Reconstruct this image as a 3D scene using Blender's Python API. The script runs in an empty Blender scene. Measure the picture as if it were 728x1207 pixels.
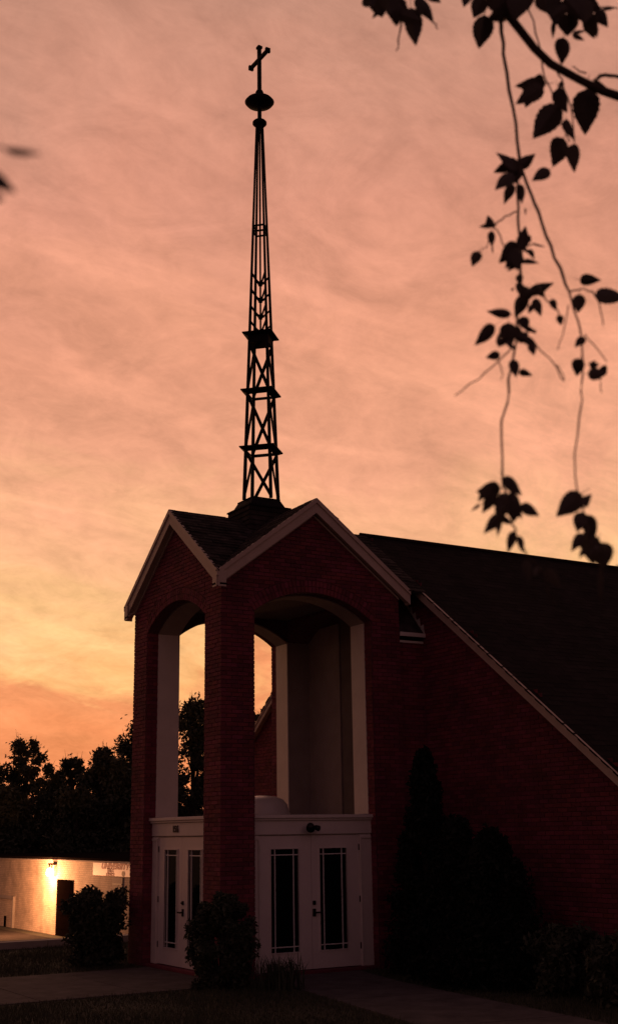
import bpy, math, random
import numpy as np
from mathutils import Vector, Matrix
random.seed(7); rng = np.random.default_rng(7)
sc = bpy.context.scene
col = sc.collection
R = math.radians

# ------------------------------------------------------------------ camera
CAM = np.array([-9.1372, -17.8332, 2.1201]); F = 1461.43
PITCH, ROLL, YAW = 0.2532, -0.0146, 0.5458
W = 3.5185            # side of the square tower
FW = np.array([math.sin(YAW)*math.cos(PITCH), math.cos(YAW)*math.cos(PITCH), math.sin(PITCH)])
RT0 = np.array([math.cos(YAW), -math.sin(YAW), 0.0]); UP0 = np.cross(RT0, FW)
RT = RT0*math.cos(ROLL)+UP0*math.sin(ROLL); UPV = -RT0*math.sin(ROLL)+UP0*math.cos(ROLL)
cd = bpy.data.cameras.new('camera'); cam = bpy.data.objects.new('camera', cd); col.objects.link(cam)
cam.matrix_world = Matrix(((RT[0], UPV[0], -FW[0], CAM[0]), (RT[1], UPV[1], -FW[1], CAM[1]),
                           (RT[2], UPV[2], -FW[2], CAM[2]), (0, 0, 0, 1)))
cd.sensor_fit = 'VERTICAL'; cd.sensor_height = 36.0; cd.sensor_width = 36.0
cd.lens = F/1207*36; cd.clip_start = 0.05; cd.clip_end = 3000
cd.dof.use_dof = True; cd.dof.focus_distance = 21.0; cd.dof.aperture_fstop = 4.2
sc.camera = cam
sc.view_settings.view_transform = 'Standard'; sc.view_settings.look = 'None'
sc.view_settings.gamma = 1; sc.view_settings.use_curve_mapping = False
sc.view_settings.exposure = 0.0

def ray(px, py): return FW + RT*(px-364)/F - UPV*(py-603.5)/F
def at(px, py, dist): return CAM + ray(px, py)*dist

# ------------------------------------------------------------------ sky and light
def s2l(c):
    return tuple((v/255/12.92 if v/255 <= .04045 else ((v/255+.055)/1.055)**2.4) for v in c)
SUN_DIR = ray(150, 1000); SUN_AZ = math.atan2(SUN_DIR[0], SUN_DIR[1])
SUN_EL = R(1.5)
SUNV = (math.sin(SUN_AZ), math.cos(SUN_AZ), 0.08)
world = bpy.data.worlds.new('World'); sc.world = world; world.use_nodes = True
nt = world.node_tree; nt.nodes.clear(); N = nt.nodes; L = nt.links
def wn(t, **k):
    n = N.new(t)
    for a, b in k.items(): setattr(n, a, b)
    return n
def wmath(op, a, b=None, clamp=False):
    n = wn('ShaderNodeMath', operation=op, use_clamp=clamp)
    for i, v in enumerate((a, b)):
        if v is None: continue
        if isinstance(v, (int, float)): n.inputs[i].default_value = v
        else: L.new(v, n.inputs[i])
    return n.outputs[0]
tc = wn('ShaderNodeTexCoord'); sep = wn('ShaderNodeSeparateXYZ'); L.new(tc.outputs['Generated'], sep.inputs[0])
zz = wmath('MAXIMUM', sep.outputs[2], 0.0)
# cloud sheet seen in perspective: direction projected on a high horizontal layer
den = wmath('ADD', zz, 0.42)
cu = wmath('DIVIDE', sep.outputs[0], den); cv = wmath('DIVIDE', sep.outputs[1], den)
comb = wn('ShaderNodeCombineXYZ'); L.new(cu, comb.inputs[0]); L.new(cv, comb.inputs[1])
mp = wn('ShaderNodeMapping'); mp.inputs['Rotation'].default_value = (0, 0, R(26)); mp.inputs['Scale'].default_value = (1.0, 1.25, 1)
L.new(comb.outputs[0], mp.inputs[0])
def noise(scale, detail, rough, dist=0.0, vec=None):
    n = wn('ShaderNodeTexNoise'); n.inputs['Scale'].default_value = scale; n.inputs['Detail'].default_value = detail
    n.inputs['Roughness'].default_value = rough; n.inputs['Distortion'].default_value = dist
    L.new(vec if vec is not None else mp.outputs[0], n.inputs['Vector']); return n.outputs['Fac']
n1 = noise(2.8, 7, .6, .9); n2 = noise(9.5, 10, .68, .8); n3 = noise(36.0, 6, .66, .4)
# elevation jitter by clouds so that bands are ragged
zj = wmath('ADD', zz, wmath('MULTIPLY', wmath('SUBTRACT', n1, .5), 0.20))
zj = wmath('ADD', zj, wmath('MULTIPLY', wmath('SUBTRACT', n2, .5), 0.05))
ramp = wn('ShaderNodeValToRGB'); L.new(zj, ramp.inputs[0])
stops = [(0.0, (228, 130, 88)), (0.06, (234, 141, 94)), (0.10, (236, 147, 100)), (0.13, (248, 181, 118)), (0.17, (253, 196, 135)),
         (0.22, (249, 184, 136)), (0.29, (238, 165, 130)), (0.38, (230, 156, 124)), (0.48, (221, 150, 124)), (0.60, (205, 146, 123)), (0.9, (170, 128, 114))]
el = ramp.color_ramp.elements
while len(el) < len(stops): el.new(0.5)
for e, (p, c) in zip(el, stops): e.position = p; e.color = (*s2l(c), 1)
# light and shade inside the cloud layer
mpl = wn('ShaderNodeMapping'); mpl.inputs['Rotation'].default_value = (0, 0, R(34)); mpl.inputs['Scale'].default_value = (1.0, 3.2, 1); L.new(comb.outputs[0], mpl.inputs[0])
n4 = noise(2.2, 8, .6, 1.2, mpl.outputs[0])
crest = wmath('POWER', wmath('MULTIPLY', n4, 1.25, True), 3.0)       # thin sunlit crests between flatter grey-pink sheets
tex = wmath('ADD', wmath('MULTIPLY', wmath('SUBTRACT', n2, .5), .74), wmath('MULTIPLY', wmath('SUBTRACT', n3, .5), .34))
tex = wmath('ADD', tex, wmath('MULTIPLY', wmath('SUBTRACT', crest, .25), .46))
texm = wmath('ADD', 1.0, tex)
# dusk falls off from sunset; sky opposite it is raised, bluer, to light the doors
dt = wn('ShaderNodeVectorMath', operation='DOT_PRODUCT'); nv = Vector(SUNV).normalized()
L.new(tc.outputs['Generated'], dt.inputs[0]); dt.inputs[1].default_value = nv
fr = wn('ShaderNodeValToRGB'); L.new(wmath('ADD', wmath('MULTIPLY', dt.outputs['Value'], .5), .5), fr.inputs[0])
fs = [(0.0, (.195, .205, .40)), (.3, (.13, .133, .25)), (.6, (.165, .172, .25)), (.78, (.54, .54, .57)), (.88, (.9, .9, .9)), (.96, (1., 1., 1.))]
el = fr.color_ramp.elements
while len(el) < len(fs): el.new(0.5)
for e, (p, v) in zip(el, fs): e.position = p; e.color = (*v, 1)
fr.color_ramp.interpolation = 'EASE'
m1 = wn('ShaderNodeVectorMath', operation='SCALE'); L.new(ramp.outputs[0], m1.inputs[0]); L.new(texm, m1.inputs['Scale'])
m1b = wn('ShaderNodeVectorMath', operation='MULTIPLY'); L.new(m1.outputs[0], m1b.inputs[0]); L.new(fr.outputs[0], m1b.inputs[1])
sky = wn('ShaderNodeTexSky', sky_type='NISHITA'); sky.sun_disc = False
sky.sun_elevation = SUN_EL; sky.sun_rotation = SUN_AZ; sky.dust_density = 3.0
m2 = wn('ShaderNodeVectorMath', operation='SCALE'); L.new(sky.outputs[0], m2.inputs[0]); m2.inputs['Scale'].default_value = 0.06
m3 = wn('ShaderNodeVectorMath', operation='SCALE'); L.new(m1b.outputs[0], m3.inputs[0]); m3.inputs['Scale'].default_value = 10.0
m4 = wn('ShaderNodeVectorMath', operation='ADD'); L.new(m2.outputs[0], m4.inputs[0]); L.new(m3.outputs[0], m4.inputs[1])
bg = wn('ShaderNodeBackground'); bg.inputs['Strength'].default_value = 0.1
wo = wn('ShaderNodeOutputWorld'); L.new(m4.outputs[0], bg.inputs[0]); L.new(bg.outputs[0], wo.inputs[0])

sl = bpy.data.lights.new('sun', 'SUN'); sl.energy = 0.12; sl.angle = R(4); sl.color = (1, .55, .3)
so = bpy.data.objects.new('sun', sl); col.objects.link(so)
so.rotation_euler = Vector((math.sin(SUN_AZ)*math.cos(SUN_EL), math.cos(SUN_AZ)*math.cos(SUN_EL), math.sin(SUN_EL))).to_track_quat('Z', 'Y').to_euler()
so.location = (0, 0, 40)

# ------------------------------------------------------------------ helpers
def mat(name, base, rough=.8, metal=0.0, vary=0.0, scale=6.0, bump=0.0, bscale=60.0, island=0.0, spec=.4, second=None, hue=0.0, pos=False):
    m = bpy.data.materials.new(name); m.use_nodes = True
    t = m.node_tree; b = t.nodes['Principled BSDF']
    b.inputs['Roughness'].default_value = rough; b.inputs['Metallic'].default_value = metal
    b.inputs['Specular IOR Level'].default_value = spec
    b.inputs['Base Color'].default_value = (*base, 1)
    cur = None
    def nn(ty, **k):
        n = t.nodes.new(ty)
        for a, v in k.items(): setattr(n, a, v)
        return n
    co = nn('ShaderNodeTexCoord')
    if vary or second:
        no = nn('ShaderNodeTexNoise'); no.inputs['Scale'].default_value = scale; no.inputs['Detail'].default_value = 6; no.inputs['Roughness'].default_value = .65
        t.links.new(nn('ShaderNodeNewGeometry').outputs['Position'] if pos else co.outputs['Object'], no.inputs['Vector'])
        if pos: no.inputs['Detail'].default_value = 10; no.inputs['Roughness'].default_value = .72
        r = nn('ShaderNodeValToRGB'); t.links.new(no.outputs['Fac'], r.inputs[0])
        r.color_ramp.elements[0].position = .3; r.color_ramp.elements[1].position = .7
        a = second if second else tuple(c*(1-vary) for c in base)
        r.color_ramp.elements[0].color = (*a, 1); r.color_ramp.elements[1].color = (*(tuple(min(1, c*(1+vary)) for c in base)), 1)
        cur = r.outputs[0]
    if island:
        ge = nn('ShaderNodeNewGeometry'); oi = nn('ShaderNodeObjectInfo')
        ad = nn('ShaderNodeMath', operation='ADD'); t.links.new(ge.outputs['Random Per Island'], ad.inputs[0]); t.links.new(oi.outputs['Random'], ad.inputs[1])
        fr_ = nn('ShaderNodeMath', operation='FRACT'); t.links.new(ad.outputs[0], fr_.inputs[0])
        mr = nn('ShaderNodeMapRange'); t.links.new(fr_.outputs[0], mr.inputs[0]); mr.inputs[3].default_value = 1-island; mr.inputs[4].default_value = 1+island
        hs = nn('ShaderNodeHueSaturation'); t.links.new(mr.outputs[0], hs.inputs['Value'])
        if hue:
            m2_ = nn('ShaderNodeMapRange'); wnz = nn('ShaderNodeTexWhiteNoise', noise_dimensions='1D'); t.links.new(fr_.outputs[0], wnz.inputs['W'])
            t.links.new(wnz.outputs[0], m2_.inputs[0]); m2_.inputs[3].default_value = .5-hue; m2_.inputs[4].default_value = .5+hue
            t.links.new(m2_.outputs[0], hs.inputs['Hue'])
        if cur: t.links.new(cur, hs.inputs['Color'])
        else: hs.inputs['Color'].default_value = (*base, 1)
        cur = hs.outputs[0]
    if cur: t.links.new(cur, b.inputs['Base Color'])
    if bump:
        n2_ = nn('ShaderNodeTexNoise'); n2_.inputs['Scale'].default_value = bscale; n2_.inputs['Detail'].default_value = 5
        t.links.new(co.outputs['Object'], n2_.inputs['Vector'])
        bp = nn('ShaderNodeBump'); bp.inputs['Strength'].default_value = bump; bp.inputs['Distance'].default_value = .02
        t.links.new(n2_.outputs['Fac'], bp.inputs['Height']); t.links.new(bp.outputs[0], b.inputs['Normal'])
    return m
M = {}
M['brick'] = mat('brick', (.185, .036, .052), .88, vary=.38, scale=1.1, bump=.5, bscale=70, pos=True, island=.26, hue=.012)
M['mortar'] = mat('mortar', (.12, .042, .05), .95, vary=.3, scale=20, bump=.4)
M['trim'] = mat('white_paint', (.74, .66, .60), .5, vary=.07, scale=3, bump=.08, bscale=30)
M['door'] = mat('door_paint', (.76, .67, .62), .4, vary=.05, scale=2.5, bump=.04, bscale=25)
M['rake'] = mat('tan_trim_paint', (.56, .43, .35), .55, vary=.10, scale=3, bump=.08, bscale=30)
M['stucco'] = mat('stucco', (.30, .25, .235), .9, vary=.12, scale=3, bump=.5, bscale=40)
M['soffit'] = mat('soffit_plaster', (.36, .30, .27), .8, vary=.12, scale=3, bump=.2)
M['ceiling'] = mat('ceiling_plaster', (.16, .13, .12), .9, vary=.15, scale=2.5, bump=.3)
M['shingle'] = mat('shingle', (.046, .036, .034), .95, vary=.5, scale=5, bump=.6, bscale=80, island=.5, spec=.1)
M['hall_shingle'] = mat('hall_shingle', (.022, .016, .017), .95, vary=.35, scale=.9, pos=True, bump=.5, bscale=60, island=.22, spec=.05)
M['deck'] = mat('roof_deck', (.03, .026, .025), .95)
M['metal'] = mat('dark_metal', (.016, .014, .015), .75, vary=.3, scale=8, spec=.1)
M['hardware'] = mat('dark_hardware', (.03, .022, .02), .35, metal=.8)
M['glass'] = mat('dark_glass', (.004, .004, .005), .04, spec=.5)
M['mullion'] = mat('muntin_paint', (.80, .76, .72), .45)
M['lead'] = mat('flashing', (.6, .54, .5), .6, metal=.0, vary=.2)
M['leaf'] = mat('leaf', (.085, .066, .054), .6, vary=.3, scale=20, island=.25)
M['twig'] = mat('twig_bark', (.075, .050, .040), .85, vary=.3, scale=60, bump=.4, bscale=120)
M['bark'] = mat('bark', (.06, .045, .038), .95, vary=.4, scale=8, bump=.8, bscale=18)
M['foliage'] = mat('foliage', (.045, .052, .030), .75, vary=.4, scale=1.2, island=.35)
M['conifer'] = mat('conifer_foliage', (.018, .021, .017), .95, spec=.05, vary=.4, scale=2.5, island=.35)
M['grass'] = mat('grass_blade', (.055, .060, .030), .8, island=.4, vary=.3, scale=.6)
M['lawn'] = mat('lawn_soil', (.045, .042, .028), .95, vary=.4, scale=1.4, bump=.8, bscale=14)
M['concrete'] = mat('concrete', (.112, .095, .092), .95, vary=.32, spec=.1, scale=2.6, bump=.35, bscale=40)
M['asphalt'] = mat('asphalt', (.034, .029, .028), .95, spec=.05, vary=.25, scale=1.5, bump=.4, bscale=50)
M['curb'] = mat('curb_concrete', (.36, .32, .29), .9, vary=.15, scale=3, bump=.3)
M['sign_white'] = mat('sign_white', (.74, .70, .66), .5, vary=.05)
M['sign_red'] = mat('sign_red', (.34, .008, .03), .6)
M['sign_dark'] = mat('sign_dark', (.05, .03, .035), .6)
M['notice'] = mat('notice_board', (.30, .24, .20), .7, vary=.1)
M['darkdoor'] = mat('dark_door_paint', (.0035, .002, .002), .9, vary=.2, spec=.0)
M['roofing'] = mat('dark_roofing', (.012, .009, .009), .95, vary=.3, spec=.0)
M['dome'] = mat('acrylic_dome', (.55, .50, .47), .3, spec=.6)
# painted block wall of the low building
def painted_brick():
    m = bpy.data.materials.new('cream_painted_brick'); m.use_nodes = True; t = m.node_tree; b = t.nodes['Principled BSDF']
    b.inputs['Roughness'].default_value = .8
    tc_ = t.nodes.new('ShaderNodeTexCoord'); mp_ = t.nodes.new('ShaderNodeMapping'); mp_.inputs['Rotation'].default_value = (R(90), 0, R(90))
    sx = t.nodes.new('ShaderNodeSeparateXYZ'); cx_ = t.nodes.new('ShaderNodeCombineXYZ')
    t.links.new(tc_.outputs['Object'], sx.inputs[0]); t.links.new(sx.outputs[1], cx_.inputs[0]); t.links.new(sx.outputs[2], cx_.inputs[1])
    br = t.nodes.new('ShaderNodeTexBrick'); t.links.new(cx_.outputs[0], br.inputs['Vector']); br.inputs['Scale'].default_value = 1
    br.inputs['Brick Width'].default_value = .26; br.inputs['Row Height'].default_value = .085; br.inputs['Mortar Size'].default_value = .008
    br.inputs['Color1'].default_value = (.68, .56, .43, 1); br.inputs['Color2'].default_value = (.56, .46, .35, 1); br.inputs['Mortar'].default_value = (.44, .36, .27, 1)
    no = t.nodes.new('ShaderNodeTexNoise'); no.inputs['Scale'].default_value = 1.3; no.inputs['Detail'].default_value = 7
    t.links.new(tc_.outputs['Object'], no.inputs['Vector'])
    mr = t.nodes.new('ShaderNodeMapRange'); t.links.new(no.outputs['Fac'], mr.inputs[0]); mr.inputs[1].default_value = .3; mr.inputs[2].default_value = .7; mr.inputs[3].default_value = .66; mr.inputs[4].default_value = 1.10
    hs = t.nodes.new('ShaderNodeHueSaturation'); t.links.new(mr.outputs[0], hs.inputs['Value']); t.links.new(br.outputs['Color'], hs.inputs['Color'])
    t.links.new(hs.outputs[0], b.inputs['Base Color'])
    bp = t.nodes.new('ShaderNodeBump'); bp.inputs['Strength'].default_value = .8; bp.inputs['Distance'].default_value = .02; bp.invert = True
    t.links.new(br.outputs['Fac'], bp.inputs['Height']); t.links.new(bp.outputs[0], b.inputs['Normal'])
    return m
M['painted'] = painted_brick()

class MB:
    def __init__(s): s.v = []; s.f = []
    def add(s, v, f):
        o = len(s.v); s.v.extend([tuple(map(float, p)) for p in v]); s.f.extend([tuple(i+o for i in q) for q in f]); return s
    def box(s, x0, x1, y0, y1, z0, z1, bev=0.0):
        v = [(x, y, z) for z in (z0, z1) for y in (y0, y1) for x in (x0, x1)]
        return s.add(v, [(0, 2, 3, 1), (4, 5, 7, 6), (0, 1, 5, 4), (2, 6, 7, 3), (0, 4, 6, 2), (1, 3, 7, 5)])
    def prism(s, poly, d):          # poly: 3-D points, d: extrusion vector
        n = len(poly); p = [np.array(q, float) for q in poly]; d = np.array(d, float)
        return s.add(p+[q+d for q in p], [tuple(range(n))[::-1], tuple(range(n, 2*n))]+[(i, (i+1) % n, n+(i+1) % n, n+i) for i in range(n)])
    def bar(s, a, b, w, h=None, up=(0, 0, 1)):
        a = np.array(a, float); b = np.array(b, float); h = h or w
        d = b-a; d /= np.linalg.norm(d); u = np.array(up, float)
        if abs(d@u) > .97: u = np.array([1., 0, 0])
        x = np.cross(d, u); x /= np.linalg.norm(x); y = np.cross(x, d)
        q = [a+x*sx*w/2+y*sy*h/2 for sx, sy in ((-1, -1), (1, -1), (1, 1), (-1, 1))]
        return s.prism(q, b-a)
    def tube(s, pts, r, n=6, cap=True):
        pts = [np.array(p, float) for p in pts]; rs = r if hasattr(r, '__len__') else [r]*len(pts)
        V = []; Fc = []; ref = np.array([.31, .2, .93])
        for i, p in enumerate(pts):
            d = pts[min(i+1, len(pts)-1)]-pts[max(i-1, 0)]; d /= (np.linalg.norm(d)+1e-9)
            x = np.cross(d, ref); x /= (np.linalg.norm(x)+1e-9); y = np.cross(d, x)
            for k in range(n):
                a = 2*math.pi*k/n; V.append(p+(x*math.cos(a)+y*math.sin(a))*rs[i])
        for i in range(len(pts)-1):
            for k in range(n): Fc.append((i*n+k, i*n+(k+1) % n, (i+1)*n+(k+1) % n, (i+1)*n+k))
        if cap: Fc.append(tuple(range(n))[::-1]); Fc.append(tuple((len(pts)-1)*n+k for k in range(n)))
        return s.add(V, Fc)
    def lathe(s, prof, c, n=20):
        V = []; Fc = []
        for r, z in prof:
            for k in range(n): a = 2*math.pi*k/n; V.append((c[0]+r*math.cos(a), c[1]+r*math.sin(a), c[2]+z))
        for i in range(len(prof)-1):
            for k in range(n): Fc.append((i*n+k, i*n+(k+1) % n, (i+1)*n+(k+1) % n, (i+1)*n+k))
        Fc.append(tuple(range(n))[::-1]); Fc.append(tuple((len(prof)-1)*n+k for k in range(n)))
        return s.add(V, Fc)
    def build(s, name, m, parent=None, smooth=False, kind=None):
        me = bpy.data.meshes.new(name); me.from_pydata(s.v, [], s.f); me.update()
        me.materials.append(M[m] if isinstance(m, str) else m)
        if smooth: me.polygons.foreach_set('use_smooth', [True]*len(me.polygons))
        o = bpy.data.objects.new(name, me); col.objects.link(o)
        if parent is not None:
            o.parent = parent
            # parents are plain empties: keep world coordinates
            o.matrix_parent_inverse = Matrix.Translation(-world_loc(parent))
        if kind: o['kind'] = kind
        return o
def world_loc(o):
    v = o.location.copy(); p = o.parent
    if p is not None and p.type != 'EMPTY': return v
    return v
def thing(name, label, cat, loc=(0, 0, 0), group=None):
    o = bpy.data.objects.new(name, None); col.objects.link(o); o.location = loc; o.empty_display_size = .2
    o['label'] = label; o['category'] = cat
    if group: o['group'] = group
    return o
def tag(o, label, cat, group=None):
    o['label'] = label; o['category'] = cat
    if group: o['group'] = group
    return o
def bevel(o, w, seg=1):
    b = o.modifiers.new('bevel', 'BEVEL'); b.width = w; b.segments = seg; b.limit_method = 'ANGLE'; return o
def text_mesh(txt, size, name, m, parent, origin, xdir, updir, depth=.004, shear=0.0, align='CENTER', bold=0.0, xs=1.0):
    cu_ = bpy.data.curves.new(name, 'FONT'); cu_.body = txt; cu_.size = size; cu_.extrude = depth; cu_.align_x = align; cu_.align_y = 'CENTER'
    cu_.shear = shear; cu_.offset = bold; cu_.resolution_u = 3
    t = bpy.data.objects.new(name, cu_); col.objects.link(t)
    dg = bpy.context.evaluated_depsgraph_get(); me = bpy.data.meshes.new_from_object(t.evaluated_get(dg)); col.objects.unlink(t); bpy.data.objects.remove(t)
    x = Vector(xdir).normalized(); u = Vector(updir).normalized(); n = x.cross(u)
    Mx = Matrix(((x[0], u[0], n[0], origin[0]), (x[1], u[1], n[1], origin[1]), (x[2], u[2], n[2], origin[2]), (0, 0, 0, 1)))
    me.transform(Matrix.Diagonal((xs, 1, 1, 1))); me.transform(Mx); me.materials.clear(); me.materials.append(M[m]); me.name = name
    o = bpy.data.objects.new(name, me); col.objects.link(o)
    if parent is not None:
        o.parent = parent; o.matrix_parent_inverse = Matrix.Translation(-world_loc(parent))
    return o

# ------------------------------------------------------------------ ground
def sstep(a, b, x):
    t = np.clip((x-a)/(b-a), 0, 1); return t*t*(3-2*t)
def gz(x, y):
    d = np.hypot(np.asarray(x)-1.7, np.maximum(np.asarray(y)-1.7, 0))
    lin = np.clip((d-7.5)/(34-7.5), 0, 1)
    dc = np.hypot(np.asarray(x)-CAM[0], np.asarray(y)-CAM[1])
    return -.05 - 2.0*lin + .5*sstep(9, 3, dc)
def grid_sheet(name, xs, ys, m, off=0.0, keep=None, kind='structure', depth=0):
    mb = MB(); nx, ny = len(xs), len(ys)
    X, Y = np.meshgrid(xs, ys); Z = gz(X, Y)+off
    V = np.stack([X.ravel(), Y.ravel(), Z.ravel()], 1); Fc = []
    for j in range(ny-1):
        for i in range(nx-1):
            Fc.append((j*nx+i, j*nx+i+1, (j+1)*nx+i+1, (j+1)*nx+i))
    mb.add(V, Fc); o = mb.build(name, m, None, True, kind); return o
fine = np.arange(-80, 81, 1.0)
far = np.array([90, 110, 150, 220, 350, 600, 1000, 1600.])
gax = np.concatenate([-far[::-1], fine, far])
grid_sheet('lawn', gax, gax, 'lawn')
# walk to the left doors, walk to the right doors, parking lot with kerb
def strip(name, left, right, m, thick=.05, off=.012):
    # flagstones of cast concrete: slabs separated by joints
    mb = MB(); n = len(left)
    for i in range(n-1):
        a, b, c, d = [np.array(q) for q in (left[i], right[i], right[i+1], left[i+1])]
        cen = (a+b+c+d)/4; q = [cen+(p-cen)*np.array([1, 1])*(1-.02/ max(.3, np.linalg.norm(p-cen))) for p in (a, b, c, d)]
        zt = off+rng.uniform(-.003, .003)
        mb.prism([(p[0], p[1], float(gz(p[0], p[1]))+zt-thick) for p in q], (0, 0, thick))
    return mb.build(name, m, None, False, 'structure')
xs = np.arange(-.02, -34, -1.5)
strip('left_walk', [(x, 2.62) for x in xs], [(x, -.62) for x in xs], 'concrete')
kl = [(.78, -.02), (.5, -1.3), (.22, -2.9), (-.0, -4.2), (-.25, -5.6), (-.6, -7.6), (-.95, -9.6), (-1.3, -11.6), (-1.7, -14), (-2.2, -17), (-2.7, -20)]
kr = [(2.5, -.02), (2.16, -1.6), (1.98, -3.1), (1.83, -4.4), (1.70, -5.8), (1.45, -7.8), (1.1, -9.8), (.75, -11.8), (.35, -14.2), (-.1, -17.2), (-.6, -20.2)]
strip('right_walk', kl, kr, 'concrete')
grid_sheet('parking_lot', np.arange(-60, 11, 1.0), np.arange(8, 71, 1.0), 'asphalt', .02)
cu_b = MB()
for x in np.arange(-60, 10.5, 1.5):
    for (y0, y1) in ((7.62, 7.92),):
        x1 = x+1.485; p = [(x, y0), (x1, y0), (x1, y1), (x, y1)]
        cu_b.prism([(a, b, float(gz(a, b))-.05) for a, b in p], (0, 0, .19))
cu_b.build('kerb', 'curb', None, False, 'structure')

# ------------------------------------------------------------------ brickwork
def clip_piece(u0, u1, z0, z1, lo, hi, n=5):
    us = np.linspace(u0, u1, n); a = np.maximum(z0, lo(us)); b = np.minimum(z1, hi(us))
    if (b-a).max() < .006: return None
    ok = b-a > .0005
    if not ok.all():
        us, a, b = us[ok], a[ok], b[ok]
        if len(us) < 2: return None
    if np.ptp(a) < 1e-6 and np.ptp(b) < 1e-6: us, a, b = us[[0, -1]], a[[0, -1]], b[[0, -1]]
    return [(u, v) for u, v in zip(us, a)]+[(u, v) for u, v in zip(us[::-1], b[::-1])]
BL, BH, BJ = .2032, .0677, .010
def brick_field(u0, u1, z0, z1, lo, hi, breaks=()):
    full, part = [], []
    k = 0; z = z0
    while z < z1:
        off = 0 if k % 2 == 0 else BL/2
        e = u0-off
        while e < u1-.004:
            a, b = max(e, u0), min(e+BL-BJ, u1); cuts = sorted([c for c in breaks if a+.002 < c < b-.002]); seg = [a]+cuts+[b]
            for p, q in zip(seg[:-1], seg[1:]):
                if q-p < .012: continue
                poly = clip_piece(p, q, z, z+BH-BJ, lo, hi)
                if poly is None: continue
                if len(poly) == 4 and abs(q-p-(BL-BJ)) < 1e-6 and abs(poly[2][1]-poly[0][1]-(BH-BJ)) < 1e-6: full.append((p, z))
                else: part.append(poly)
            e += BL
        z += BH; k += 1
    return full, part
def face_map(org, ud, nd):
    org, ud, nd = (np.array(q, float) for q in (org, ud, nd))
    return lambda u, z, n=0.0: org+ud*u+np.array([0, 0, 1.])*z+nd*n
PROUD = .012
def emit_bricks(mb, fm, full, part):
    for p, z in full: part = part+[[(p, z), (p+BL-BJ, z), (p+BL-BJ, z+BH-BJ), (p, z+BH-BJ)]]
    for poly in part:
        pr_ = PROUD+rng.uniform(-.003, .003)
        base = [fm(u, v, -.004) for u, v in poly]; d = fm(0, 0, pr_)-fm(0, 0, -.004); mb.prism(base, d)
def brick_parts(fm, lst, parent, ud, nd):
    me = None
    for p, z in lst:
        if me is None:
            mb = MB(); ax = np.array(ud, float); ay = np.array(nd, float)
            P8 = []
            h = .0015
            # slightly worn brick: chamfered front
            l, t = BL-BJ, BH-BJ
            ring = lambda ins, dep: [ax*(u)+np.array([0, 0, 1.])*v+ay*dep for u, v in ((ins, ins), (l-ins, ins), (l-ins, t-ins), (ins, t-ins))]
            V = ring(0, -.004)+ring(0, PROUD-.003)+ring(.004, PROUD)
            Fc = [(0, 1, 5, 4), (1, 2, 6, 5), (2, 3, 7, 6), (3, 0, 4, 7), (4, 5, 9, 8), (5, 6, 10, 9), (6, 7, 11, 10), (7, 4, 8, 11), (8, 9, 10, 11)]
            mb.add(V, Fc); o = mb.build('brick', 'brick'); me = o.data
        else:
            o = bpy.data.objects.new('brick', me); col.objects.link(o)
        o.parent = parent; o.matrix_parent_inverse = Matrix.Translation(-world_loc(parent))
        o.location = fm(p, z, rng.uniform(-.003, .003))

# ------------------------------------------------------------------ tower
P = .596; SPR = 5.69; CRN = 6.09; ZE = 6.13; SL = .756; ZA = 7.755; HALF = W/2
HS = HALF-P; SAG = CRN-SPR; AR = (HS*HS+SAG*SAG)/(2*SAG); ACZ = CRN-AR; LZ = 2.32
def arch(u, extra=0.0):
    u = np.asarray(u, float)-HALF; r = AR+extra; return ACZ+np.sqrt(np.maximum(r*r-u*u, 0))
def gable(u): return 7.475-SL*np.abs(np.asarray(u, float)-HALF)
tower = thing('church_tower', 'square red brick entrance tower with four gables, tall open arches and white glazed doors', 'tower', (HALF, HALF, 0))
core = MB()
for x in (0, W-P):
    for y in (0, W-P): core.box(x, x+P, y, y+P, -.3, ZE)
core.build('pier_core', 'mortar', tower)
def wall_upper(fm, depth):
    mb = MB(); us = np.linspace(P, W-P, 25); av = arch(us)
    lower = [(u, a) for u, a in zip(us, av)]; upper = [(W-P, ZE), (P, ZE)]
    # strips to keep faces convex
    for (u0, a0), (u1, a1) in zip(lower[:-1], lower[1:]):
        mb.prism([fm(u0, a0), fm(u1, a1), fm(u1, ZE), fm(u0, ZE)], fm(0, 0, -depth)-fm(0, 0, 0))
    mb.prism([fm(0, ZE), fm(W, ZE), fm(HALF, 7.475)], fm(0, 0, -.28)-fm(0, 0, 0))
    return mb
faces = {'B': ((0, 0, 0), (1, 0, 0), (0, -1, 0)), 'A': ((0, 0, 0), (0, 1, 0), (-1, 0, 0)),
         'C': ((0, W, 0), (1, 0, 0), (0, 1, 0)), 'D': ((W, 0, 0), (0, 1, 0), (1, 0, 0))}
FM = {k: face_map(*v) for k, v in faces.items()}
for k in 'BACD': wall_upper(FM[k], P).build('arch_wall', 'mortar', tower)
RING = .215
INF = 99.0
def lo_f(u):
    u = np.asarray(u, float); ins = (u > P-1e-6) & (u < W-P+1e-6)
    return np.where(ins, arch(u, RING+.008), -INF)
ob = MB(); named = 0
cands = []
for k in 'BAC':
    fm = FM[k]; u0 = -PROUD if k == 'B' else (0.0); u1 = W
    full, part = brick_field(u0, u1, -.2, 7.5, lo_f, gable, breaks=(P, W-P))
    if k == 'C': emit_bricks(ob, fm, full, part); continue
    for q in full: cands.append((k, q))
    emit_bricks(ob, fm, [], part)
def dist_(k, q): c = FM[k](q[0]+.1, q[1]); return np.linalg.norm(c-CAM)/(1.0 if k == 'B' else .55)
vis = [c for c in cands if (1.35 < c[1][1])]
vis.sort(key=lambda c: dist_(*c)); named_set = set(map(lambda c: (c[0], c[1]), vis[:299]))
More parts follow.
